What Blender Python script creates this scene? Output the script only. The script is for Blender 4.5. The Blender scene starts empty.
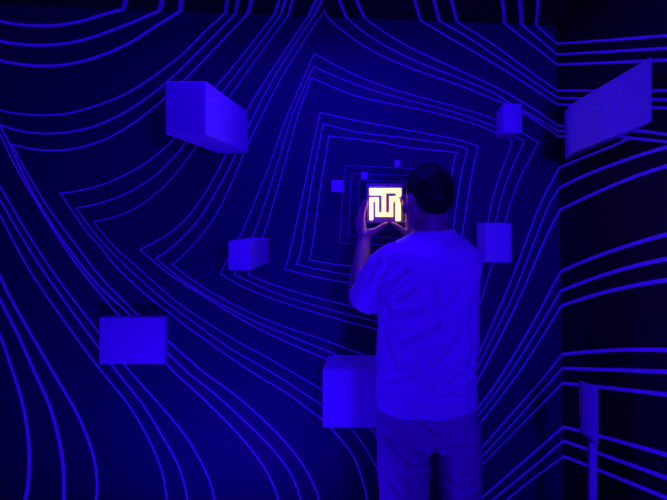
import bpy, bmesh, math, random
from mathutils import Vector, Matrix, noise
random.seed(4)
S = bpy.context.scene
COL = S.collection
F, CX, CY, CAMZ, D = 520.0, 388.0, 215.0, 1.58, 2.4      # focal (px), principal point, camera height, distance of back wall

def P(px, py, d):
    return Vector(((px-CX)*d/F, d, CAMZ-(py-CY)*d/F))

# ---------------------------------------------------------------- materials
def mat(name, col, rough=0.7, spec=0.3, emit=None, estr=0.0, bump=0.0, bscale=60.0, mottle=0.0):
    m = bpy.data.materials.new(name); m.use_nodes = True
    nt = m.node_tree; b = nt.nodes['Principled BSDF']
    b.inputs['Base Color'].default_value = (*col, 1)
    b.inputs['Roughness'].default_value = rough
    b.inputs['Specular IOR Level'].default_value = spec
    if emit:
        b.inputs['Emission Color'].default_value = (*emit, 1)
        b.inputs['Emission Strength'].default_value = estr
    if bump or mottle:
        tc = nt.nodes.new('ShaderNodeTexCoord')
        n = nt.nodes.new('ShaderNodeTexNoise'); n.inputs['Scale'].default_value = bscale
        n.inputs['Detail'].default_value = 4
        nt.links.new(tc.outputs['Object'], n.inputs['Vector'])
        if bump:
            bp = nt.nodes.new('ShaderNodeBump'); bp.inputs['Strength'].default_value = bump
            bp.inputs['Distance'].default_value = 0.004
            nt.links.new(n.outputs['Fac'], bp.inputs['Height'])
            nt.links.new(bp.outputs['Normal'], b.inputs['Normal'])
        if mottle:
            r = nt.nodes.new('ShaderNodeMixRGB'); r.blend_type = 'MIX'
            r.inputs['Color1'].default_value = (*[c*(1-mottle) for c in col], 1)
            r.inputs['Color2'].default_value = (*[min(1, c*(1+mottle)) for c in col], 1)
            nt.links.new(n.outputs['Fac'], r.inputs['Fac'])
            nt.links.new(r.outputs['Color'], b.inputs['Base Color'])
    return m

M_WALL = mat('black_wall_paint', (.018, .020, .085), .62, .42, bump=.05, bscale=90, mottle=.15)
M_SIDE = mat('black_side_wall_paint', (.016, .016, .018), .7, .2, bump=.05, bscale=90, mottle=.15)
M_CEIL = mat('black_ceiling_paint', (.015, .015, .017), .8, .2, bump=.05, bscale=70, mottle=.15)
M_FLOOR = mat('black_floor', (.02, .02, .022), .6, .3, bump=.08, bscale=40, mottle=.2)
# fluorescent paint really gives off light under the ultraviolet lamps
M_LINE = mat('fluorescent_line_paint', (.30, .28, .4), .45, .3, emit=(.03, 0, 1), estr=.40)
M_CLINE = mat('fluorescent_ceiling_line_paint', (.35, .3, .5), .5, .3, emit=(.02, 0, 1), estr=.22)
M_BLOCK = mat('pale_violet_card', (.62, .50, .78), .8, .15, bump=.03, bscale=120, mottle=.03)
M_POST = mat('white_post_paint', (.80, .78, .82), .7, .2, bump=.03, bscale=120, mottle=.03)
M_SIGN = mat('violet_plastic', (.35, .25, .42), .5, .4, bump=.02, bscale=100, mottle=.04)
M_GLOW = mat('lit_acrylic', (.9, .7, .12), .4, .4, emit=(1, .44, .078), estr=8.0, mottle=.02)
M_SKIN = mat('skin', (.50, .30, .24), .45, .45, bump=.06, bscale=220, mottle=.08)
_b = M_SKIN.node_tree.nodes['Principled BSDF']
_b.inputs['Subsurface Weight'].default_value = .35; _b.inputs['Subsurface Scale'].default_value = .02
_b.inputs['Subsurface Radius'].default_value = (1, .35, .2)
M_SHIRT = mat('white_cotton', (.82, .80, .84), .9, .08, bump=.06, bscale=350, mottle=.02)
M_PANTS = mat('grey_cotton_twill', (.42, .41, .43), .9, .1, bump=.08, bscale=300, mottle=.06)
M_HAIR = mat('black_hair', (.014, .011, .011), .55, .2, bump=.2, bscale=220, mottle=.3)
for _m, _w in ((M_SKIN, .5), (M_SHIRT, .45), (M_HAIR, .25)):       # downy fuzz catches light from behind
    _n = _m.node_tree.nodes['Principled BSDF']
    _n.inputs['Sheen Weight'].default_value = _w; _n.inputs['Sheen Roughness'].default_value = .3
    _n.inputs['Sheen Tint'].default_value = (1, .9, .8, 1)
M_FRAME = mat('clear_spectacle_frame', (.55, .5, .5), .25, .5, mottle=.03)
M_SHOE = mat('white_shoe', (.6, .6, .62), .6, .3, bump=.05, bscale=80, mottle=.05)

# ---------------------------------------------------------------- helpers
def link(name, me, mats, parent=None, kind=None):
    o = bpy.data.objects.new(name, me); COL.objects.link(o)
    for m in (mats if isinstance(mats, (list, tuple)) else [mats]):
        me.materials.append(m)
    if parent:
        o.parent = parent
        o.matrix_parent_inverse = Matrix.Translation(-parent.location)
    if kind: o['kind'] = kind
    return o

def obj(name, bm, mats, parent=None, kind=None, smooth=False):
    me = bpy.data.meshes.new(name); bm.to_mesh(me); bm.free()
    if smooth:
        for p in me.polygons: p.use_smooth = True
    return link(name, me, mats, parent, kind)

def tag(o, label, cat, group=None):
    o['label'] = label; o['category'] = cat
    if group: o['group'] = group

def hexa(bm, f, b):
    """f, b: front and back quads, same corner order"""
    vf = [bm.verts.new(v) for v in f]; vb = [bm.verts.new(v) for v in b]
    bm.faces.new(vf); bm.faces.new(vb[::-1])
    for i in range(4):
        j = (i+1) % 4
        bm.faces.new((vf[j], vf[i], vb[i], vb[j]))
    bmesh.ops.recalc_face_normals(bm, faces=bm.faces)

def bev(bm, w, seg=2):
    bmesh.ops.bevel(bm, geom=list(bm.edges), offset=w, segments=seg, affect='EDGES', profile=.5)

def box(bm, x0, x1, y0, y1, z0, z1):
    hexa(bm, [(x0,y0,z0),(x1,y0,z0),(x1,y0,z1),(x0,y0,z1)], [(x0,y1,z0),(x1,y1,z0),(x1,y1,z1),(x0,y1,z1)])

def ell(bm, c, r, rot=None, seg=24, rings=16):
    m = Matrix.Translation(c) @ (rot.to_4x4() if rot else Matrix()) @ Matrix.Diagonal((*r, 1))
    bmesh.ops.create_uvsphere(bm, u_segments=seg, v_segments=rings, radius=1, matrix=m)

def tube(bm, pts, rad, seg=20, caps=True):
    """closed tube; rad items: r or (rside, rother)"""
    pts = [Vector(p) for p in pts]; n = len(pts); rings = []
    up = None
    for i, p in enumerate(pts):
        t = (pts[min(i+1, n-1)]-pts[max(i-1, 0)]).normalized()
        if up is None:
            up = t.cross(Vector((0, 1, 0)))
            if up.length < .2: up = t.cross(Vector((1, 0, 0)))
        up = (up - t*up.dot(t)).normalized()
        w = t.cross(up)
        r = rad[i]; ra, rb = r if isinstance(r, tuple) else (r, r)
        rings.append([bm.verts.new(p + up*math.cos(a)*ra + w*math.sin(a)*rb) for a in [2*math.pi*k/seg for k in range(seg)]])
    for a, b in zip(rings, rings[1:]):
        for k in range(seg):
            bm.faces.new((a[k], a[(k+1) % seg], b[(k+1) % seg], b[k]))
    if caps:
        bm.faces.new(rings[0][::-1]); bm.faces.new(rings[-1])
    return rings

def limb(bm, pts, rad, seg=16):
    """tube with ball joints so the remeshed union is smooth"""
    tube(bm, pts, rad, seg)
    for p, r in zip(pts, rad):
        r = min(r) if isinstance(r, tuple) else r
        ell(bm, Vector(p), (r, r, r), seg=14, rings=10)

def ringtube(bm, rings):
    """rings: (cx, cy, z, rx, ry, power) horizontal superellipses"""
    seg = 48; R = []
    for (cx, cy, z, rx, ry, pw) in rings:
        v = []
        for k in range(seg):
            a = 2*math.pi*k/seg; c, s = math.cos(a), math.sin(a)
            v.append(bm.verts.new((cx+rx*math.copysign(abs(c)**pw, c), cy+ry*math.copysign(abs(s)**pw, s), z)))
        R.append(v)
    for a, b in zip(R, R[1:]):
        for k in range(seg):
            bm.faces.new((a[k], a[(k+1) % seg], b[(k+1) % seg], b[k]))
    bm.faces.new(R[0][::-1]); bm.faces.new(R[-1])

def remesh(bm, vox, smooth_it=4, fac=.5, name='m'):
    bmesh.ops.recalc_face_normals(bm, faces=bm.faces)
    me = bpy.data.meshes.new(name); bm.to_mesh(me); bm.free()
    o = bpy.data.objects.new(name, me); COL.objects.link(o)
    r = o.modifiers.new('r', 'REMESH'); r.mode = 'VOXEL'; r.voxel_size = vox; r.adaptivity = 0
    s = o.modifiers.new('s', 'SMOOTH'); s.iterations = smooth_it; s.factor = fac
    dg = bpy.context.evaluated_depsgraph_get(); dg.update()
    res = bpy.data.meshes.new_from_object(o.evaluated_get(dg))
    bpy.data.objects.remove(o); bpy.data.meshes.remove(me)
    for p in res.polygons: p.use_smooth = True
    return res

def to_px(v):
    return (CX+v.x*F/v.y, CY-(v.z-CAMZ)*F/v.y)

def seg_dist(p, a, b):
    ax, ay = a; bx, by = b; dx, dy = bx-ax, by-ay
    L = dx*dx+dy*dy
    t = 0 if L == 0 else max(0, min(1, ((p[0]-ax)*dx+(p[1]-ay)*dy)/L))
    return math.hypot(p[0]-ax-t*dx, p[1]-ay-t*dy), t

def folds(me, strokes, amp, nscale, namp):
    """sculpt cloth creases: each stroke = (points, width, depth) measured on the back of the garment"""
    nrm = [v.normal.copy() for v in me.vertices]
    for v, n in zip(me.vertices, nrm):
        d = namp*noise.fractal(v.co*nscale, 1.0, 2.0, 3)
        if n.y < .25:
            q = to_px(v.co); wgt = min(1, (.25-n.y)/.5)
            for pts, w, dep in strokes:
                for i in range(len(pts)-1):
                    pass
                best = 1e9; bt = 0; nS = len(pts)-1
                for i in range(nS):
                    ds, t = seg_dist(q, pts[i], pts[i+1])
                    if ds < best: best, bt = ds, (i+t)/nS
                if best < 4*w:
                    end = min(1, 4*min(bt, 1-bt)+.25)
                    x = best/w
                    d += -dep*amp*end*wgt*(math.exp(-x*x) - .45*math.exp(-((x-1.9)/.9)**2))
        v.co += n*d
    me.update()

# ---------------------------------------------------------------- room
edge_py = lambda px: 9.2+(px-123)*.0385                    # ceiling edge on the back wall
pA, pB = P(123, edge_py(123), D), P(557, edge_py(557), D)
c1 = (pB.z-pA.z)/(pB.x-pA.x); c0 = pA.z-c1*pA.x           # ceiling z = c0 + c1 x
qA, qB = P(556.5, 44, D), P(563.2, 440, D)
b1 = (qB.x-qA.x)/(qB.z-qA.z); b0 = qA.x-b1*qA.z           # right wall x = b0 + b1 z
XL, YB = -2.25, -2.0

def on_back(px, py): return P(px, py, D)
def on_right(px, py):
    k, l = (px-CX)/F, (py-CY)/F                            # k d = b0 + b1 (CAMZ - l d)
    return P(px, py, (b0+b1*CAMZ)/(k+b1*l))
def on_ceil(px, py):
    k, l = (px-CX)/F, (py-CY)/F                            # CAMZ - l d = c0 + c1 k d
    return P(px, py, (CAMZ-c0)/(l+c1*k))

def catmull(pts, n=6):
    if len(pts) < 3: return pts
    out = []; q = [pts[0]*2-pts[1]]+pts+[pts[-1]*2-pts[-2]]
    for i in range(1, len(q)-2):
        p0, p1, p2, p3 = q[i-1:i+3]
        for k in range(n):
            t = k/n
            out.append(.5*((2*p1)+(p2-p0)*t+(2*p0-5*p1+4*p2-p3)*t*t+(3*p1-p0-3*p2+p3)*t**3))
    out.append(pts[-1]); return out

def strip(bm, segs, width, nrm, proj):
    """painted line: segs = runs of photo-measured points joined at sharp corners; width in metres (w0, w1)"""
    path = []
    for s in segs:
        c = catmull([proj(*p) for p in s])
        path += c if not path else c[1:]
    n = len(path); w0, w1 = width if isinstance(width, tuple) else (width, width)
    prev = None
    for i, p in enumerate(path):
        a = (p-path[i-1]).normalized() if i else (path[1]-p).normalized()
        b = (path[i+1]-p).normalized() if i < n-1 else a
        na, nb = a.cross(nrm), b.cross(nrm)
        m = na+nb; m = m.normalized() if m.length > .1 else na
        k = 1/max(.35, m.dot(na)); w = (w0+(w1-w0)*i/(n-1))/2*k
        c = [bm.verts.new(p+m*w+nrm*.0015), bm.verts.new(p-m*w+nrm*.0015)]
        if prev:
            f = bm.faces.new((prev[0], c[0], c[1], prev[1])); f.material_index = 1
        prev = c

UP = lambda x: (x, edge_py(x))
PXM = D/F
back_lines = [   # (runs, width px at start, at end)
 # outermost triple, top left
 ([[(-30,13),(0,21),(15,24),(38,25.8),(61,24.8),(84,20.5),(102,14.9),UP(123)]],3.0,3.2),
 ([[(-30,33),(0,41),(18,44),(38,45.3),(61,44),(84.5,39.7),(110,31.2),(135.7,21),UP(159.5)]],3.2,2.8),
 ([[(-30,52),(0,60.4),(18,64),(41,66),(64,64.8),(87,60.2),(110,52.2),(133,41),(158,25),UP(180)]],3.0,2.8),
 # second triple
 ([[(-40,93),(0,110),(23,114.2),(46,115.2),(69,113.2),(97,105.5),(123,95.2),(148.5,79.9),(170,64),(185.6,51.2),(205,31.5),UP(225.3)]],2.0,2.0),
 ([[(117.3,297.5),(94.7,281),(62.7,240),(44,212),(25.6,179),(10,145),(0,124.6)][::-1],[(0,124.6)]][:1] and
  [[(128,313),(94.7,281),(62.7,240),(44,212),(25.6,179),(10,145),(0,124.6)],
   [(0,124.6),(15,129.7),(31,132.8),(48.6,133.6),(69,132),(89.6,127.7),(110,120),(128,110.5),(148,97),(171.5,78),(205,45),UP(235.5)]],2.2,2.0),
 ([[(136,313),(102,278.4),(78,247.5),(50,210),(30.7,179),(11.5,144.3)],
   [(11.5,144.3),(30.7,148.7),(53.8,150.5),(77,148.2),(102.4,140.5),(120.3,131.5),(138,120),(164.6,98.5),(184,80.6),(215,48.5),UP(247.6)]],1.9,1.9),
 ([[(-12,110),(0,134),(15.4,166),(41,209.6),(65,247.5),(84.5,274.6),(116.5,313)]],1.9,1.9),
 # third triple
 ([[(323.8,420.6),(288,394),(252,372),(216.3,347.5),(185.6,325.8),(170,313),(143.4,292.5),(115.2,265.6),(101,247.5),(84.5,228.8),(60.2,193)],
   [(60.2,193),(76.8,191.2),(102.4,184.5),(128,173.3),(148.5,161),(174,139.2),(195,114),(215,88.3),(245,52),UP(274)]],1.5,1.5),
 ([[(335,413),(322.6,405.3),(296,388),(271.4,372),(229,347.5),(193.3,322),(160,296.8),(128,268),(107.5,247.5),(92,230),(76,208.3)],
   [(76,208.3),(102.4,202.4),(128,192.7),(153.6,176.8),(170,161),(185.6,143),(204,118),(222.7,92.2),(251,55),UP(280.3)]],1.35,1.4),
 ([[(335,397),(322.6,390),(291.8,372),(263,355),(236.8,341),(198.4,316.8),(170,296.3),(135.7,265.6),(115.2,247.5),(93.4,221.9)],
   [(93.4,221.9),(117.8,216),(143.4,203.2),(170,180.2),(197,145.6),(213,121),(229,97.3),(258,57),UP(288)]],1.15,1.2),
 # fourth triple
 ([[(340,365),(327.7,359.6),(275.2,336.8),(236.8,316.8),(198.4,292.5),(170,274.6),(140.3,249.7)],
   [(140.3,249.7),(160,239),(175.4,228.8),(190.7,213.4),(206,191.7),(217.6,171.2),(231,144),(247.5,110),(267.5,76.8),(288,46),UP(308)]],1.35,1.4),
 ([[(345,358.5),(330,351.9),(262.4,324.5),(218.9,302.7),(185.6,282.2),(170,270),(156,258)],
   [(156,258),(171.5,247.5),(193.3,226.2),(208.6,204.5),(224,177.6),(236.8,152),(248.3,126.7),(270,84.5),(288,55),UP(313.2)]],1.35,1.4),
 ([[(380,360.5),(368.6,356.5),(320,338.6),(275.2,323.2),(236.8,306),(203.5,287.4),(172.3,264.8)],
   [(172.3,264.8),(190.7,247.5),(211.2,222.4),(226.6,194.2),(244.5,152),(256,127.5),(277.8,84.5),(298.2,50),UP(320.3)]],1.15,1.2),
 # bending down over the right half
 ([[UP(327),(343,31.2),(366,47.4),(394.2,61.4),(422.4,72.5),(455.7,84),(490,97.8),(522,112),(558.3,136.2)]],1.2,1.6),
 ([[UP(346.4),(363.5,32),(389,48),(422.4,64),(455.7,76.8),(490,91.4),(510.8,103.7),(535,117),(557.8,131)]],1.4,1.6),
 ([[UP(364.8),(384,32),(409.6,47.4),(448,65.3),(490,84.5),(510.8,95.3),(535,110),(557.6,125.6)]],1.5,1.7),
 ([[UP(420.4),(448,37),(490,61.4),(525,83.5),(557.2,104.3)]],1.8,1.7),
 ([[UP(439.6),(463.4,34.6),(490,52),(525,76),(557.2,97.8)]],1.8,1.7),
 ([[UP(457),(490,42.5),(525,68),(557,90.5)]],1.7,1.6),
 ([[UP(504.7),(530,43.5),(556.8,64.5)]],1.9,1.7),
 ([[UP(521.5),(538,38.5),(556.6,54.4)]],1.9,1.7),
 ([[UP(536),(556.5,43.7)]],1.9,1.6),
 # fifth triple (frames that pass behind the small left block)
 ([[(466,341),(420,338.5),(376.3,329),(330,316.8),(280.3,301.4),(244.5,287.4),(220.7,273.8)],[(220.7,273.8),(228,258),(240,236.5),(254.7,202),(270,163.5),(285.4,120),(300,86),(314,53.8)],
   [(314,53.8),(320,56.8),(350.7,73),(384,86.3),(422.4,97.8),(458.2,107.5),(490,117.8),(516.4,130),(538,142.4)],
   [(538,142.4),(522,173.3),(510.8,201.3),(504.7,222.3),(492.6,262.4),(480,303),(466,341)]],1.1,1.2),
 ([[(458,333),(420,330.5),(378.9,322),(330,309.6),(293,298.9),(262.4,287.4),(234.3,274.6)],[(234.3,274.6),(253.4,235),(275.2,171),(290.6,120),(303,90),(313.6,66.6)],
   [(313.6,66.6),(345.6,80.6),(378.9,92.2),(417.3,102.4),(455.7,112.6),(490,124.7),(510,134.5),(524.3,141)],
   [(524.3,141),(510.8,170.5),(501,198.5),(495.4,221.5),(482,264),(458,333)]],1.0,1.2),
 ([[(450,325),(420,320.5),(376.3,311.7),(330,301),(298.2,292.5),(270,283.5),(248.3,274.6)],[(248.3,274.6),(263.7,235),(280.3,179),(296.5,120),(304,98),(311.8,78)],
   [(311.8,78),(350.7,94.2),(384,102.4),(422.4,110),(458.2,119),(486,128.5),(512.2,141)],
   [(512.2,141),(499.6,176),(492.6,198.5),(487.8,221.5),(476,262),(450,325)]],1.1,1.2),
 # nested frames round the lit sign
 ([[(452,299),(400,291.5),(352,283),(330,279.7),(306,274.5),(284.7,269)],[(284.7,269),(291,247.5),(303.4,191.7),(311,155),(320,112.6)],[(320,112.6),(353,120),(391.7,127.2),(420,132.5),(455.7,139.2),(478.2,146)],[(478.2,146),(471,179),(452,299)]],1.15,1.2),
 ([[(445,289),(400,283),(352,275),(330,271.5),(296.5,264.3)],[(296.5,264.3),(301.3,247.5),(311,186.6),(323,123.8)],[(323,123.8),(358.4,132.3),(409.6,138.5),(453,144.8),(467.2,149.4)],[(467.2,149.4),(459.5,184),(445,289)]],1.1,1.2),
 ([[(438,280),(400,274),(352,266.2),(330,263.6),(309.3,259.7)],[(309.3,259.7),(312,247.5),(320,190),(329,135.9)],[(329,135.9),(381,142.5),(404.5,146.9),(456.5,152.5)],[(456.5,152.5),(451.8,173.8),(438,280)]],1.1,1.2),
 ([[(426,245),(402,245),(360,244),(339.2,242.9)],[(339.2,242.9),(344.8,165.3)],[(344.8,165.3),(380,167),(430,169.5)],[(430,169.5),(426,244)]],.5,.5),
 ([[(417,238.5),(402,238.5),(376,236.2),(348.7,235)],[(348.7,235),(351.2,173.8)],[(351.2,173.8),(380,174.5),(420,176)],[(420,176),(417,238)]],.45,.45),
 ([[(410,229.7),(402,229.5),(357,228)],[(357,228),(359.7,180)],[(359.7,180),(385,181),(412,182)],[(412,182),(410,230)]],.45,.45),
 # lower left
 ([[(174,372),(203.5,398.9),(234.2,429.6),(254.7,453.9),(267.5,473),(274,487),(278.3,499.5),(281,520)][::1]],2.0,2.0),
 ([[(187,372),(216.3,395),(247,423.2),(272.6,448.8),(288,469.3),(295.7,484.6),(300.3,499.5),(304,520)]],2.0,1.9),
 ([[(203.5,372),(236.8,396.3),(262.4,418.9),(288,445),(303.4,465.4),(313.6,484.6),(318.7,499.5),(322,520)]],1.9,1.9),
 ([[(116.5,313),(145,339.5),(174,372)]],1.9,2.0),
 ([[(128,313),(158,343),(187,372)]],2.2,2.0),
 ([[(136,313),(168,341),(203.5,372)]],1.9,1.9),
 ([[(323.8,420.6),(333,430),(353.3,456.5),(362.2,479.5),(366.9,499.5),(368,520)]],1.6,2.0),
 ([[(335,413),(349.4,427),(363.5,445),(377.6,470.6),(386,500)]],1.15,1.2),
 ([[(335,397),(352,411),(368.6,427),(380,441),(395,468),(402,500)]],1.15,1.2),
 ([[(-20,178),(0,214.7),(12.8,240),(33.3,275.8),(65,322),(98.6,367.5),(128,404),(148.5,438.6),(161.3,469.3),(167,499.5),(168,520)]],2.0,2.1),
 ([[(-20,163),(0,199.4),(23.6,240),(51.2,282.2),(98.6,347.5),(117.3,372),(143.4,405.3),(160,432.2),(175.4,459),(183,479.5),(187.4,499.5),(189,520)]],2.2,2.2),
 ([[(-20,148),(0,186),(32,240),(61.4,283.5),(98.6,332),(130.6,372),(160,404.8),(185.6,436),(201,461.6),(210,482),(214.3,499.5),(216,520)]],2.0,2.1),
 ([[(-20,290),(0,334.7),(12.4,370),(21.8,400),(27.6,430.9),(29.4,459),(28.2,484.6),(25.6,499.5),(20,520)]],2.6,4.6),
 ([[(-20,258),(0,299.4),(18,334.7),(34.6,372),(48.6,402.7),(58.9,438.6),(63.5,469.3),(64,499.5),(62,520)]],2.8,4.2),
 ([[(-20,233),(0,275.8),(15.4,306.6),(53,372),(74.2,407.8),(87,436),(94.7,461.6),(97.3,484.6),(96.3,499.5),(93,520)]],2.8,3.0),
 # lower right, running up to the corner
 ([[(558.6,168.2),(540.3,204),(526.3,240),(508,287.7),(480,350.7),(460,392)]],1.8,1.7),
 ([[(558.9,188),(547,209),(534.7,240),(513.6,293.3),(480,362),(460,404)]],1.8,1.4),
 ([[(559.3,210.3),(544.5,240),(516.4,304.5),(480,376),(460,412)]],2.0,1.9),
 ([[(560.3,271.7),(530.5,327),(498.2,379.6),(480,404.9),(460,430)]],2.2,1.9),
 ([[(560.6,291),(533,337),(505.2,379.6),(480,413.3),(460,438)]],2.0,1.4),
 ([[(560.9,306),(540,340),(513.6,379.6),(480,423),(460,447)]],2.0,1.6),
 ([[(561.7,354.4),(541.7,379.6),(512,413),(480,449.7),(460,472)]],1.9,1.7),
 ([[(562,368.2),(522,413),(480,458.7),(460,480)]],1.9,1.4),
 ([[(562.2,383),(522,424),(480,466.5),(460,486)]],1.8,1.1),
 ([[(563,426.7),(525,460),(481.4,498),(460,516)]],2.4,2.2),
 ([[(563.2,440.7),(530,469),(492.6,499.6),(470,518)]],2.2,2.0),
 ([[(563.4,456.2),(535,477),(506.6,499.6),(480,520)]],2.0,1.8),
]
right_lines = [
 ([(556.6,43.7),(610,40),(667,35.6),(740,30)],.0085), ([(556.8,54.4),(610,51.5),(667,48.2),(740,44)],.0085), ([(557,64.5),(610,62.5),(667,60),(740,57)],.0085),
 ([(557.3,90.5),(667,90.5),(740,90.5)],.0085), ([(557.4,97.8),(667,99.5),(740,100.5)],.008), ([(557.5,104.3),(667,108),(740,110.5)],.008),
 ([(557.8,125.6),(610,125.6),(640,128)],.006), ([(557.9,131),(610,131),(641,131),(667,134.4),(740,143)],.0085), ([(558,136.2),(610,136.4),(628.6,137.7),(667,141.8),(740,150)],.0085),
 ([(558.6,168.2),(575,161),(592,154.2),(612,146.3),(629.5,138.2)],.009),
 ([(558.9,188),(577,179),(597.7,170.3),(630,158.5),(667,147.2),(740,128)],.011), ([(559.3,210.3),(577,201.5),(600.5,190.8),(630,178.5),(667,166),(740,144)],.011),
 ([(560.3,271.7),(580,263),(603.4,254),(635,243.5),(667,234.4),(740,216)],.012), ([(560.6,291),(580,283.3),(606,274.2),(635,266),(667,259),(740,246)],.0125), ([(560.9,306),(580,299.5),(606,291.9),(635,285.5),(667,280),(740,270)],.0125),
 ([(561.7,354.4),(580,352.4),(609,350.4),(637,349.6),(667,350),(740,352)],.0125), ([(562,368.2),(606,369.5),(667,371.8),(740,375)],.0125), ([(562.2,383),(600,386.9),(667,394.5),(740,404)],.012),
 ([(563,426.7),(599,435.7),(667,454.8),(740,477)],.0125), ([(563.2,440.7),(586.5,448.9),(667,477.8),(740,505)],.0125), ([(563.4,456.2),(586.5,465),(667,498),(740,530)],.012),
]
ceil_lines = [
 ([UP(123),(125.5,0),(128.5,-14)],.017), ([UP(159.5),(162,0),(165,-14)],.018), ([UP(180),(181.3,0),(183,-14)],.018),
 ([UP(225.3),(227,0),(229,-14)],.015), ([UP(235.5),(237.6,0),(240,-14)],.014), ([UP(247.6),(251.4,0),(256,-14)],.017),
 ([UP(274),(279,0),(284,-14)],.011), ([UP(280.3),(285.4,0),(290,-14)],.011), ([UP(288),(292.4,0),(297,-14)],.011),
 ([UP(308),(315.7,0),(322,-14)],.012), ([UP(313.2),(321.8,0),(328,-14)],.011),
 ([UP(346.4),(339.2,0),(333.5,-14)],.012), ([UP(364.8),(356.6,0),(350,-14)],.014),
 ([UP(420.4),(414.7,0),(410,-14)],.013), ([UP(439.6),(433.9,0),(429,-14)],.014), ([UP(457),(451.3,0),(446,-14)],.014),
 ([UP(504.7),(502.4,0),(500.5,-14)],.015), ([UP(521.5),(520,0),(519,-14)],.016), ([UP(536),(538.3,0),(540,-14)],.013),
]

zc = lambda x: c0+c1*x
xr = lambda z: b0+b1*z
def quad(bm, pts):
    bm.faces.new([bm.verts.new(p) for p in pts])

xc_top = (b0+b1*c0)/(1-b1*c1)                              # right corner where wall meets ceiling
bm = bmesh.new()
quad(bm, [(XL, D, 0), (xr(0), D, 0), (xc_top, D, zc(xc_top)), (XL, D, zc(XL))])
for segs, w0, w1 in back_lines:
    w0 *= .8 if w0 < 2.5 else .92; w1 *= .8 if w1 < 2.5 else .92
    strip(bm, segs, (w0*PXM, w1*PXM), Vector((0, -1, 0)), on_back)
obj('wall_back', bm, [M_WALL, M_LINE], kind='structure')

bm = bmesh.new()
quad(bm, [(xr(0), D, 0), (xr(0), YB, 0), (xc_top, YB, zc(xc_top)), (xc_top, D, zc(xc_top))])
for pts, w in right_lines:
    run = [on_right(*p) for p in pts]
    if pts[-1][0] > 700:                                   # carry the line on towards the rear of the room
        dv = (run[-1]-run[-2]).normalized(); run += [run[-1]+dv*.8, run[-1]+dv*2.0]
    strip(bm, [run], w, Vector((-1, 0, b1)).normalized(), lambda *c: Vector(c))
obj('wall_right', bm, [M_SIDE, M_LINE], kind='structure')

bm = bmesh.new()
quad(bm, [(XL, D, zc(XL)), (xc_top, D, zc(xc_top)), (xc_top, YB, zc(xc_top)), (XL, YB, zc(XL))])
for pts, w in ceil_lines:
    strip(bm, [[pts[0], pts[1]], [pts[1], pts[2]]], w, Vector((0, 0, -1)), on_ceil)
strip(bm, [[UP(320.3), (324.5, 9.7)], [(324.5, 9.7), UP(327)]], .008, Vector((0, 0, -1)), on_ceil)
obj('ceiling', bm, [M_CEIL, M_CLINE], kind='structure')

bm = bmesh.new(); quad(bm, [(XL, YB, 0), (xr(0), YB, 0), (xr(0), D, 0), (XL, D, 0)])
obj('floor', bm, M_FLOOR, kind='structure')
bm = bmesh.new(); quad(bm, [(XL, YB, 0), (XL, D, 0), (XL, D, zc(XL)), (XL, YB, zc(XL))])
obj('wall_left', bm, M_SIDE, kind='structure')
bm = bmesh.new(); quad(bm, [(XL, YB, 0), (XL, YB, zc(XL)), (xc_top, YB, zc(xc_top)), (xr(0), YB, 0)])
obj('wall_rear', bm, M_SIDE, kind='structure')

# ---------------------------------------------------------------- blocks on the walls
GROUP = 'pale blocks jutting from the painted walls'
def block(px0, py0, px1, py1, r, label, bw=.004):
    d = D*r
    a, b = P(px0, py0, d), P(px1, py1, d)
    c = Vector(((a.x+b.x)/2, D, (a.z+b.z)/2))
    bm = bmesh.new()
    box(bm, a.x-c.x, b.x-c.x, d-D, -.0005, b.z-c.z, a.z-c.z)
    bev(bm, bw)
    o = obj('wall_block', bm, M_BLOCK); o.location = c
    tag(o, label, 'block', GROUP)
    return o
block(165, 81, 206, 134.3, .77, 'long blue-lit block jutting furthest from the back wall, high up left of the sign')
block(228, 241, 250.5, 270.3, .868, 'medium blue-lit block on the back wall, midway between sign and wide low slab')
block(99, 317, 163.7, 364.3, .983, 'wide shallow blue-lit slab low on the left of the back wall')
block(322.5, 369, 392, 427.8, .908, 'large blue-lit block beside the hip of the person, half in shadow')
block(486, 223.3, 511.5, 262.7, .905, 'blue-lit block on the back wall beside the right shoulder of the person')
block(503.5, 103.5, 522, 133, .935, 'upright blue-lit block high on the back wall near the right corner')
block(331.5, 180, 343.5, 191.8, .975, 'small oblong blue-lit block just left of the lit sign', .002)
block(361, 172, 367.5, 179, .985, 'tiny blue-lit block just above the left top corner of the lit sign', .0012)
block(394.5, 160.2, 400.2, 166.8, .985, 'tiny blue-lit block between the lit sign and the hair of the person', .0012)

# slanting slab on the right wall
xf = .70
dF, dN = F*xf/(572-CX), F*xf/(652-CX)
fr = [P(572, 153.5, dF), P(652, 121.8, dN), P(652, 56, dN), P(572, 103.5, dF)]
def onr(y, z): return Vector((xr(z)-.0005, y, z))
bk = [onr(2.308, 1.824), onr(1.71, 1.845), onr(1.71, 2.035), onr(2.308, 2.04)]
org = onr(1.9, 1.93)
bm = bmesh.new(); hexa(bm, [p-org for p in fr], [p-org for p in bk]); bev(bm, .004)
o = obj('wall_block', bm, M_BLOCK); o.location = org
tag(o, 'big slanting blue-lit slab on the right wall near the ceiling', 'block', GROUP)

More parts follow.
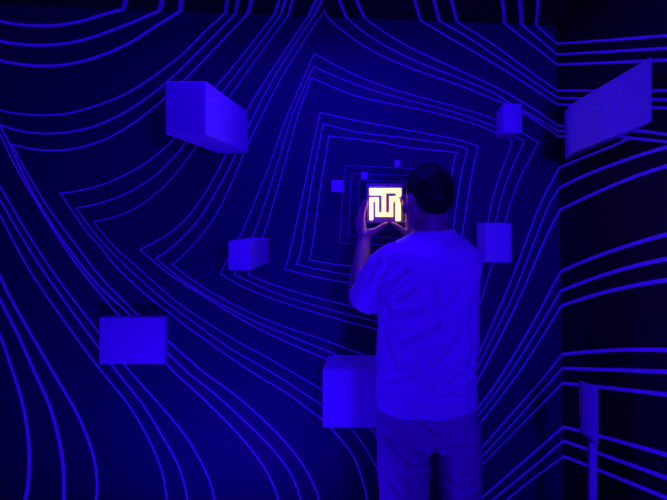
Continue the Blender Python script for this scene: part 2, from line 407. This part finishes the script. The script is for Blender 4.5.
# post with a block on top, lower right
dp = 1.76
pc = P(592, 441, dp); org = Vector((pc.x, dp, 0))
post = bpy.data.objects.new('marker_post', None); COL.objects.link(post); post.location = org; post.empty_display_size = .1
tag(post, 'slim blue-lit post with a slanted block on top, beside the right wall', 'post')
bm = bmesh.new(); hw = 3.7*dp/F
box(bm, org.x-hw, org.x+hw, dp-hw, dp+hw, .012, pc.z+.03); bev(bm, .003)
obj('pole', bm, M_POST, post)
bm = bmesh.new(); box(bm, org.x-.065, org.x+.065, dp-.09, dp+.09, 0, .014); bev(bm, .003)
obj('base_plate', bm, M_POST, post)
bm = bmesh.new()
hexa(bm, [P(582.5,433.5,1.75), P(598.5,445,1.685), P(598.2,388,1.685), P(582.5,382,1.75)],
         [P(579.8,432,1.83), P(593,441.5,1.79), P(593,385,1.79), P(578.5,380,1.83)])
bev(bm, .003)
obj('head_block', bm, M_BLOCK, post)

# ---------------------------------------------------------------- lit maze sign gripped by the person
dS = 2.22
a, b = P(366.3, 183.3, dS), P(403.8, 223, dS)
sc = Vector(((a.x+b.x)/2, D, (a.z+b.z)/2))
sign = bpy.data.objects.new('lit_sign', None); COL.objects.link(sign); sign.location = sc; sign.empty_display_size = .1
tag(sign, 'square glowing yellow-white maze sign gripped between two hands', 'sign')
bm = bmesh.new(); box(bm, a.x, b.x, dS, D-.0005, b.z, a.z); bev(bm, .005, 3)
obj('housing', bm, M_SIGN, sign)
k = lambda x, y: (355+x/11.117, 175+y/11.117)
rects = [(164,149,510,199),(164,199,341,222),(459,199,510,238),(383,238,502,296),(301,199,341,462),(164,253,262,296),
         (164,296,199,498),(232,296,262,462),(232,422,420,462),(383,296,420,462),(454,296,505,508)]
xs = sorted({r[0] for r in rects}|{r[2] for r in rects}); ys = sorted({r[1] for r in rects}|{r[3] for r in rects})
def filled(i, j):
    if not (0 <= i < len(xs)-1 and 0 <= j < len(ys)-1): return False
    mx, my = (xs[i]+xs[i+1])/2, (ys[j]+ys[j+1])/2
    return any(r[0] < mx < r[2] and r[1] < my < r[3] for r in rects)
bm = bmesh.new(); vc = {}
def vert(i, j, z):
    if (i, j, z) not in vc:
        d = dS-.002 if z == 0 else dS+.002
        q = P(*k(xs[i], ys[j]), dS); q.y = d
        vc[(i, j, z)] = bm.verts.new(q)
    return vc[(i, j, z)]
for i in range(len(xs)-1):
    for j in range(len(ys)-1):
        if not filled(i, j): continue
        for z in (0, 1):
            bm.faces.new([vert(i,j,z), vert(i+1,j,z), vert(i+1,j+1,z), vert(i,j+1,z)])
        for (di, dj, e) in ((-1,0,((i,j),(i,j+1))),(1,0,((i+1,j),(i+1,j+1))),(0,-1,((i,j),(i+1,j))),(0,1,((i,j+1),(i+1,j+1)))):
            if not filled(i+di, j+dj):
                bm.faces.new([vert(*e[0],0), vert(*e[1],0), vert(*e[1],1), vert(*e[0],1)])
bmesh.ops.recalc_face_normals(bm, faces=bm.faces)
obj('glowing_symbol', bm, M_GLOW, sign)

# ---------------------------------------------------------------- person
BX = .135                                                 # spine
V = Vector
shL, shR = V((.008, 1.80, 1.425)), V((.266, 1.80, 1.433))
elL, elR = P(357.5, 297, 2.03), V((.235, 1.99, 1.24))
wrL, wrR = P(364.5, 238, 2.19), P(409.5, 240, 2.19)
sx = sc.x                                                 # sign centre
bm = bmesh.new()
# trunk
ringtube(bm, [(BX,1.80,.80,.15,.10,.9),(BX,1.80,.92,.165,.115,.9),(BX,1.80,1.05,.145,.10,.9),(BX,1.80,1.20,.15,.105,.9),
              (BX,1.80,1.34,.140,.09,.9),(BX,1.81,1.42,.135,.08,.9),(BX,1.81,1.475,.11,.075,1),(BX,1.82,1.51,.06,.06,1)])
# legs and feet
hipL, hipR = V((.05,1.80,.86)), V((.225,1.80,.86))
for h, kx, fx in ((hipL,.045,.04),(hipR,.235,.245)):
    limb(bm, [h, V((kx,1.815,.48)), V((kx,1.79,.34)), V((fx,1.80,.085))], [.070,.050,.050,.034])
    limb(bm, [V((fx,1.78,.05)), V((fx,1.86,.045)), V((fx,1.97,.032))], [.035,.034,.026])
# arms
for s, e, w in ((shL, elL, wrL), (shR, elR, wrR)):
    m1 = s.lerp(e, .5); m2 = e.lerp(w, .32)
    limb(bm, [s, m1, e], [.034,.034,.034])
    limb(bm, [e, m2, e.lerp(w,.7), w], [.039,.041,.032,.025])
# hands: palms on the sides of the sign, four fingers along it, thumb across the lower edge of its face
def hand(side, wr, thumb):
    X = lambda off: sx + side*off
    edge = (b.x-a.x)/2                                     # half width of the sign
    wv = V(wr)
    fy = [2.198, 2.226, 2.247, 2.266]; L = [.94, 1.0, .95, .78]
    for q in range(4):
        mcp = V((X(edge+.021+q*.006-(.006 if q == 0 else 0)), fy[q], 1.562-.004*abs(q-1)))
        tube(bm, [wv+V((0,(q-1.2)*.011,.006)), wv.lerp(mcp,.5)+V((side*.004,0,0)), mcp], [.019,.0165,.0125], 12)
        ell(bm, mcp, (.0118,.0118,.0118), seg=12, rings=8)
        pip = V((X(edge+.0195+q*.004-(.009 if q == 0 else 0)), fy[q]+.006, mcp.z+.040*L[q]))
        dip = V((X(edge+.0125-(.011 if q == 0 else 0)), fy[q]+.010, pip.z+.024*L[q]))
        tip = V((X(edge+.0085-(.011 if q == 0 else 0)), fy[q]+.013, dip.z+.018*L[q]))
        limb(bm, [mcp, pip, dip, tip], [.0098,.0088,.0080,.0068], 12)
    limb(bm, thumb, [.021,.017,.0122,.0102,.0078], 12)
hand(-1, wrL, [wrL+V((.004,-.004,.010)), P(369.8,232.5,2.185), P(375.5,230.3,2.185), P(381,226.6,2.190), P(386.5,223.4,2.195)])
hand(1, wrR, [wrR+V((-.004,-.004,.012)), P(406.5,232.5,2.185), P(402.5,230.3,2.185), P(398,226.6,2.190), P(393,223.4,2.195)])
# neck and head (turned a little to the left, tilted towards the sign)
HC = V((.1385, 1.825, 1.645))
HR = (Matrix.Rotation(math.radians(28), 3, 'Z') @ Matrix.Rotation(math.radians(-6), 3, 'X'))
H = lambda x, y, z: HC + HR @ V((x, y, z))
tube(bm, [V((.142,1.815,1.47)), V((.147,1.815,1.54)), V((.150,1.825,1.62))], [(.062,.062),(.056,.060),(.055,.060)], 24)
ell(bm, H(0,-.012,.012), (.077,.092,.088), HR)             # cranium
ell(bm, H(0,.030,-.040), (.064,.062,.078), HR)             # face
ell(bm, H(0,.058,-.098), (.034,.030,.026), HR)             # chin
for s in (-1, 1):
    limb(bm, [H(s*.060,-.005,-.055), H(s*.050,.03,-.088), H(s*.018,.07,-.106)], [.016,.015,.013], 12)   # jaw line
    ell(bm, H(s*.045,.066,-.036), (.022,.020,.020), HR)    # cheek
    ell(bm, H(s*.031,.082,-.004), (.0135,.011,.0115), HR)  # eye
    limb(bm, [H(s*.014,.089,.013), H(s*.034,.086,.016), H(s*.052,.072,.010)], [.008,.008,.007], 10)     # brow
    ell(bm, H(s*.078,-.010,-.022), (.009,.019,.032), HR @ Matrix.Rotation(s*.25, 3, 'Z'))   # ear
    ell(bm, H(s*.076,-.004,-.046), (.007,.010,.012), HR)   # ear lobe
limb(bm, [H(0,.090,.008), H(0,.103,-.018), H(0,.113,-.036)], [.009,.011,.013], 12)                      # nose
for s in (-1, 1): ell(bm, H(s*.013,.100,-.038), (.009,.011,.008), HR)
limb(bm, [H(-.022,.083,-.066), H(0,.092,-.064), H(.022,.083,-.066)], [.005,.007,.005], 10)              # lips
limb(bm, [H(-.018,.083,-.075), H(0,.091,-.076), H(.018,.083,-.075)], [.005,.008,.005], 10)
me = remesh(bm, .0034, 5, .5, 'person')
person = link('person', me, M_SKIN)
tag(person, 'person seen from behind in pale t-shirt and loose trousers, both hands on the lit sign', 'person')
person.data.update()

# hair: cap over the cranium, short at the nape
bm = bmesh.new()
ell(bm, H(0,-.016,.022), (.078,.098,.088), HR, 40, 28)
ell(bm, H(0,-.046,-.006), (.072,.068,.066), HR, 32, 20)
ell(bm, H(.0,.038,.060), (.060,.048,.036), HR, 24, 16)
ell(bm, H(0,-.056,-.040), (.048,.034,.030), HR, 24, 16)
me = remesh(bm, .0035, 6, .5, 'hair')
nr = [v.normal.copy() for v in me.vertices]
for v, n in zip(me.vertices, nr):
    q = HR.transposed() @ (v.co-HC)
    up = max(0, min(1, (q.z+.03)/.08))
    v.co += n*(.002*noise.fractal(v.co*45, 1, 2, 3)*(.4+up) + .0012*up*noise.noise(v.co*200))
hair = link('hair', me, M_HAIR, person)
# loose short locks standing off the outline
bm = bmesh.new(); rnd = random.Random(7)
for i in range(420):
    u, t = rnd.uniform(-math.pi, math.pi), rnd.uniform(-.1, 1.5)
    dr = V((math.cos(u)*math.cos(t), math.sin(u)*math.cos(t), math.sin(t)))
    if dr.y > .55 and dr.z < .5: continue
    base = V((dr.x*.077, -.016+dr.y*.096, .022+dr.z*.087))
    tang = V((rnd.uniform(-1,1), rnd.uniform(-1,1), rnd.uniform(-1,.3))); tang = (tang-dr*tang.dot(dr)).normalized()
    L = rnd.uniform(.014, .026)
    p0, p1, p2 = base, base+tang*L*.5+dr*.003, base+tang*L+dr*rnd.uniform(.001, .005)
    tube(bm, [H(*p0), H(*p1), H(*p2)], [.0016,.0013,.0003], 5)
obj('hair_locks', bm, M_HAIR, hair, smooth=True)

# spectacles
bm = bmesh.new()
for s in (-1, 1):
    ring = [H(s*.034+.024*math.cos(t), .100-.006*abs(math.cos(t)+s*.0), -.004+.019*math.sin(t)) for t in [2*math.pi*i/24 for i in range(25)]]
    tube(bm, ring, [.0018]*25, 8)
    tube(bm, [H(s*.058,.095,.004), H(s*.078,.075,.004), H(s*.085,.02,.001), H(s*.086,-.010,-.002), H(s*.085,-.026,-.018)], [.0020]*5, 8)
tube(bm, [H(-.010,.099,.000), H(0,.108,.003), H(.010,.099,.000)], [.0016]*3, 8)
obj('spectacles', bm, M_FRAME, person, smooth=True)

# t-shirt
def ring(py, xl, xr_, ry, cy=1.80, pw=.88, d=1.79):
    l, r = P(xl, py, d), P(xr_, py, d)
    return ((l.x+r.x)/2, cy, l.z, (r.x-l.x)/2, ry, pw)
bm = bmesh.new()
ringtube(bm, [ring(406.5,376,478,.128), ring(395,376,477,.127), ring(375,376.5,475.5,.124), ring(350,377,477,.122), ring(320,378,478.5,.122),
              ring(295,378.5,479.5,.124), ring(272,380,481,.124,1.8), ring(258,382,480,.118,1.802), ring(250,386,477,.110,1.806),
              ring(244,393,472,.096,1.812,.95), ring(239,401,466,.084,1.816,1), ring(234.5,408,459,.074,1.816,1), ring(230.5,412.5,454.5,.067,1.816,1)])
# left sleeve
hemL = P(366.5, 299, 1.985)
ax = (hemL-shL).normalized()
tube(bm, [shL-ax*.035+V((.02,0,0)), shL+ax*.03, shL.lerp(hemL,.5)+V((-.008,0,.004)), shL.lerp(hemL,.8), hemL], [.05,.064,.068,.067,(.071,.067)], 28)
ell(bm, shL+V((.016,0,-.008)), (.068,.072,.060))
ell(bm, shR+V((-.012,0,-.012)), (.073,.074,.066))
hemR = shR.lerp(elR, .86)
tube(bm, [shR-V((.02,0,0)), shR.lerp(hemR,.3)+V((.004,0,0)), shR.lerp(hemR,.7), hemR], [.064,.068,.066,.066], 28)
tube(bm, [V((.015,1.81,1.412)), V((BX,1.812,1.452)), V((.255,1.81,1.418))], [.058,.068,.060], 28)
me = remesh(bm, .0042, 7, .5, 't_shirt')
shirt_folds = [
 ([(381,293),(384,303),(390,315)],3.4,.9), ([(387,283),(396,277),(408,272)],3.0,1.1), ([(390,300),(404,295),(417,285)],3.0,1.1),
 ([(386,310),(404,313),(424,309)],3.5,.8), ([(433,284),(433,297),(431,311)],4.0,.6), ([(466,283),(455,304),(432,322),(408,332)],5.0,1.0),
 ([(444,318),(424,332),(398,343)],3.6,.9), ([(470,326),(458,348),(440,366),(420,379)],5.5,1.1), ([(381,325),(388,352),(397,374)],3.0,.9),
 ([(388,379.5),(402,378),(421,384)],2.8,.8), ([(406,389),(422,393),(434,390)],2.6,.7), ([(451,385),(463,378),(475,371)],3.0,1.0),
 ([(434,400),(452,398),(471,400)],3.0,.7), ([(478,262),(478.5,280),(477,300)],2.2,1.0), ([(472,300),(473,340),(470,380)],2.6,.6),
 ([(398,346),(409,350),(420,349)],2.8,.7), ([(425,385),(432,395),(441,403)],2.4,.5), ([(379,250),(372,268),(366,283)],2.6,.5),
 ([(388,262),(381,276),(377,292)],2.4,.9), ([(360,287),(366,295),(374,300)],2.6,.5), ([(445,240),(452,250),(456,266)],3.5,.4),
]
folds(me, shirt_folds, .0125, 9, .006)
shirt = link('t_shirt', me, M_SHIRT, person)
shirt['label'] = 'pale short-sleeved t-shirt'
# neck rib
bm = bmesh.new()
cr = ring(231, 412.5, 454.5, .067, 1.816, 1)
pts = [V((cr[0]+(cr[3]+.001)*math.cos(t), cr[1]+(cr[4]+.001)*math.sin(t), cr[2]-.004+.006*math.cos(t))) for t in [2*math.pi*i/48 for i in range(49)]]
tube(bm, pts, [(.003,.008)]*49, 8)
obj('neck_rib', bm, M_SHIRT, shirt, smooth=True)

# trousers
bm = bmesh.new()
def wz(py, d=1.79): return CAMZ-(py-CY)*d/F
ringtube(bm, [ring(441,377,480,.118), ring(436,375.5,481,.124), ring(428,375,479.5,.125), ring(412,377,477,.120), ring(398,381,473,.110)])
def xx(px, d=1.79): return (px-CX)*d/F
tube(bm, [V((xx(404),1.80,wz(425))), V((xx(404),1.80,wz(460))), V((xx(404.5),1.80,wz(500))), V((.052,1.805,.45)), V((.048,1.80,.20)), V((.045,1.80,.055))],
     [(.090,.118),(.092,.118),(.086,.108),(.085,.098),(.084,.092),(.083,.09)], 32)
tube(bm, [V((xx(457),1.80,wz(425))), V((xx(459),1.80,wz(460))), V((xx(461),1.80,wz(500))), V((.253,1.805,.45)), V((.25,1.80,.20)), V((.248,1.80,.055))],
     [(.084,.116),(.078,.114),(.073,.104),(.076,.096),(.078,.09),(.079,.088)], 32)
me = remesh(bm, .0048, 6, .5, 'trousers')
pant_folds = [
 ([(380,428),(392,450),(404,464),(416,475)],2.4,1.9), ([(414,423),(430,434),(441,441)],2.8,1.2), ([(450,423),(448,434),(444,444)],2.6,.8),
 ([(430,456),(444,450),(471,448)],2.6,1.3), ([(440,478),(456,487),(468,490),(476,484)],2.6,1.3), ([(410,469),(425,467),(437,455)],2.4,1.3),
 ([(457,464),(464,474),(470,480)],2.6,.9), ([(384,470),(392,484),(402,497)],3.0,.9), ([(468,424),(470,440),(468,452)],3,.6), ([(432,430),(433,445),(436,458)],2.0,1.2),
]
folds(me, pant_folds, .006, 7, .004)
tr = link('trousers', me, M_PANTS, person)
tr['label'] = 'loose dark trousers'
for fx in (.04, .245):
    bm = bmesh.new()
    ell(bm, V((fx,1.80,.052)), (.046,.075,.050)); ell(bm, V((fx,1.90,.042)), (.050,.10,.040)); ell(bm, V((fx,1.96,.036)), (.046,.065,.034))
    tube(bm, [V((fx,1.735,.012)), V((fx,1.85,.012)), V((fx,1.96,.012)), V((fx,2.02,.012))], [(.040,.012),(.048,.012),(.050,.012),(.036,.012)], 16)
    obj('shoe', bm, M_SHOE, person, smooth=True)

# ---------------------------------------------------------------- light: ultraviolet-blue lamps, all out of view
UV = (.026, 0, 1)
def area(name, loc, tgt, sx_, sy_, power):
    l = bpy.data.lights.new(name, 'AREA'); l.shape = 'RECTANGLE'; l.size = sx_; l.size_y = sy_; l.energy = power; l.color = UV
    o = bpy.data.objects.new(name, l); COL.objects.link(o); o.location = loc
    o.rotation_euler = (Vector(tgt)-Vector(loc)).to_track_quat('-Z', 'Y').to_euler()
    return o
area('rear_lamp', (.62, -.6, 1.72), (-.2, 2.4, 1.3), .15, .25, 44)
area('floor_lamp_bar', (-.80, 1.66, .10), (-.80, 1.661, 1.6), .6, .10, 19)
area('ceiling_lamp_bar', (-.24, 1.80, 2.43), (-.24, 1.801, 1.2), .8, .10, 12)

W = bpy.data.worlds.new('dark'); S.world = W; W.use_nodes = True
W.node_tree.nodes['Background'].inputs['Color'].default_value = (.02, 0, 1, 1)
W.node_tree.nodes['Background'].inputs['Strength'].default_value = .0

cam = bpy.data.cameras.new('camera'); co = bpy.data.objects.new('camera', cam); COL.objects.link(co)
co.location = (0, 0, CAMZ); co.rotation_euler = (math.pi/2, 0, 0)
cam.sensor_fit = 'HORIZONTAL'; cam.sensor_width = 36; cam.lens = F/667*36
cam.shift_x = (333.5-CX)/667; cam.shift_y = (CY-250)/667; cam.clip_start = .02
S.camera = co
S.view_settings.view_transform = 'Standard'; S.view_settings.look = 'None'
S.view_settings.exposure = 0; S.view_settings.gamma = 1
try: S.view_settings.use_curve_mapping = False
except Exception: pass
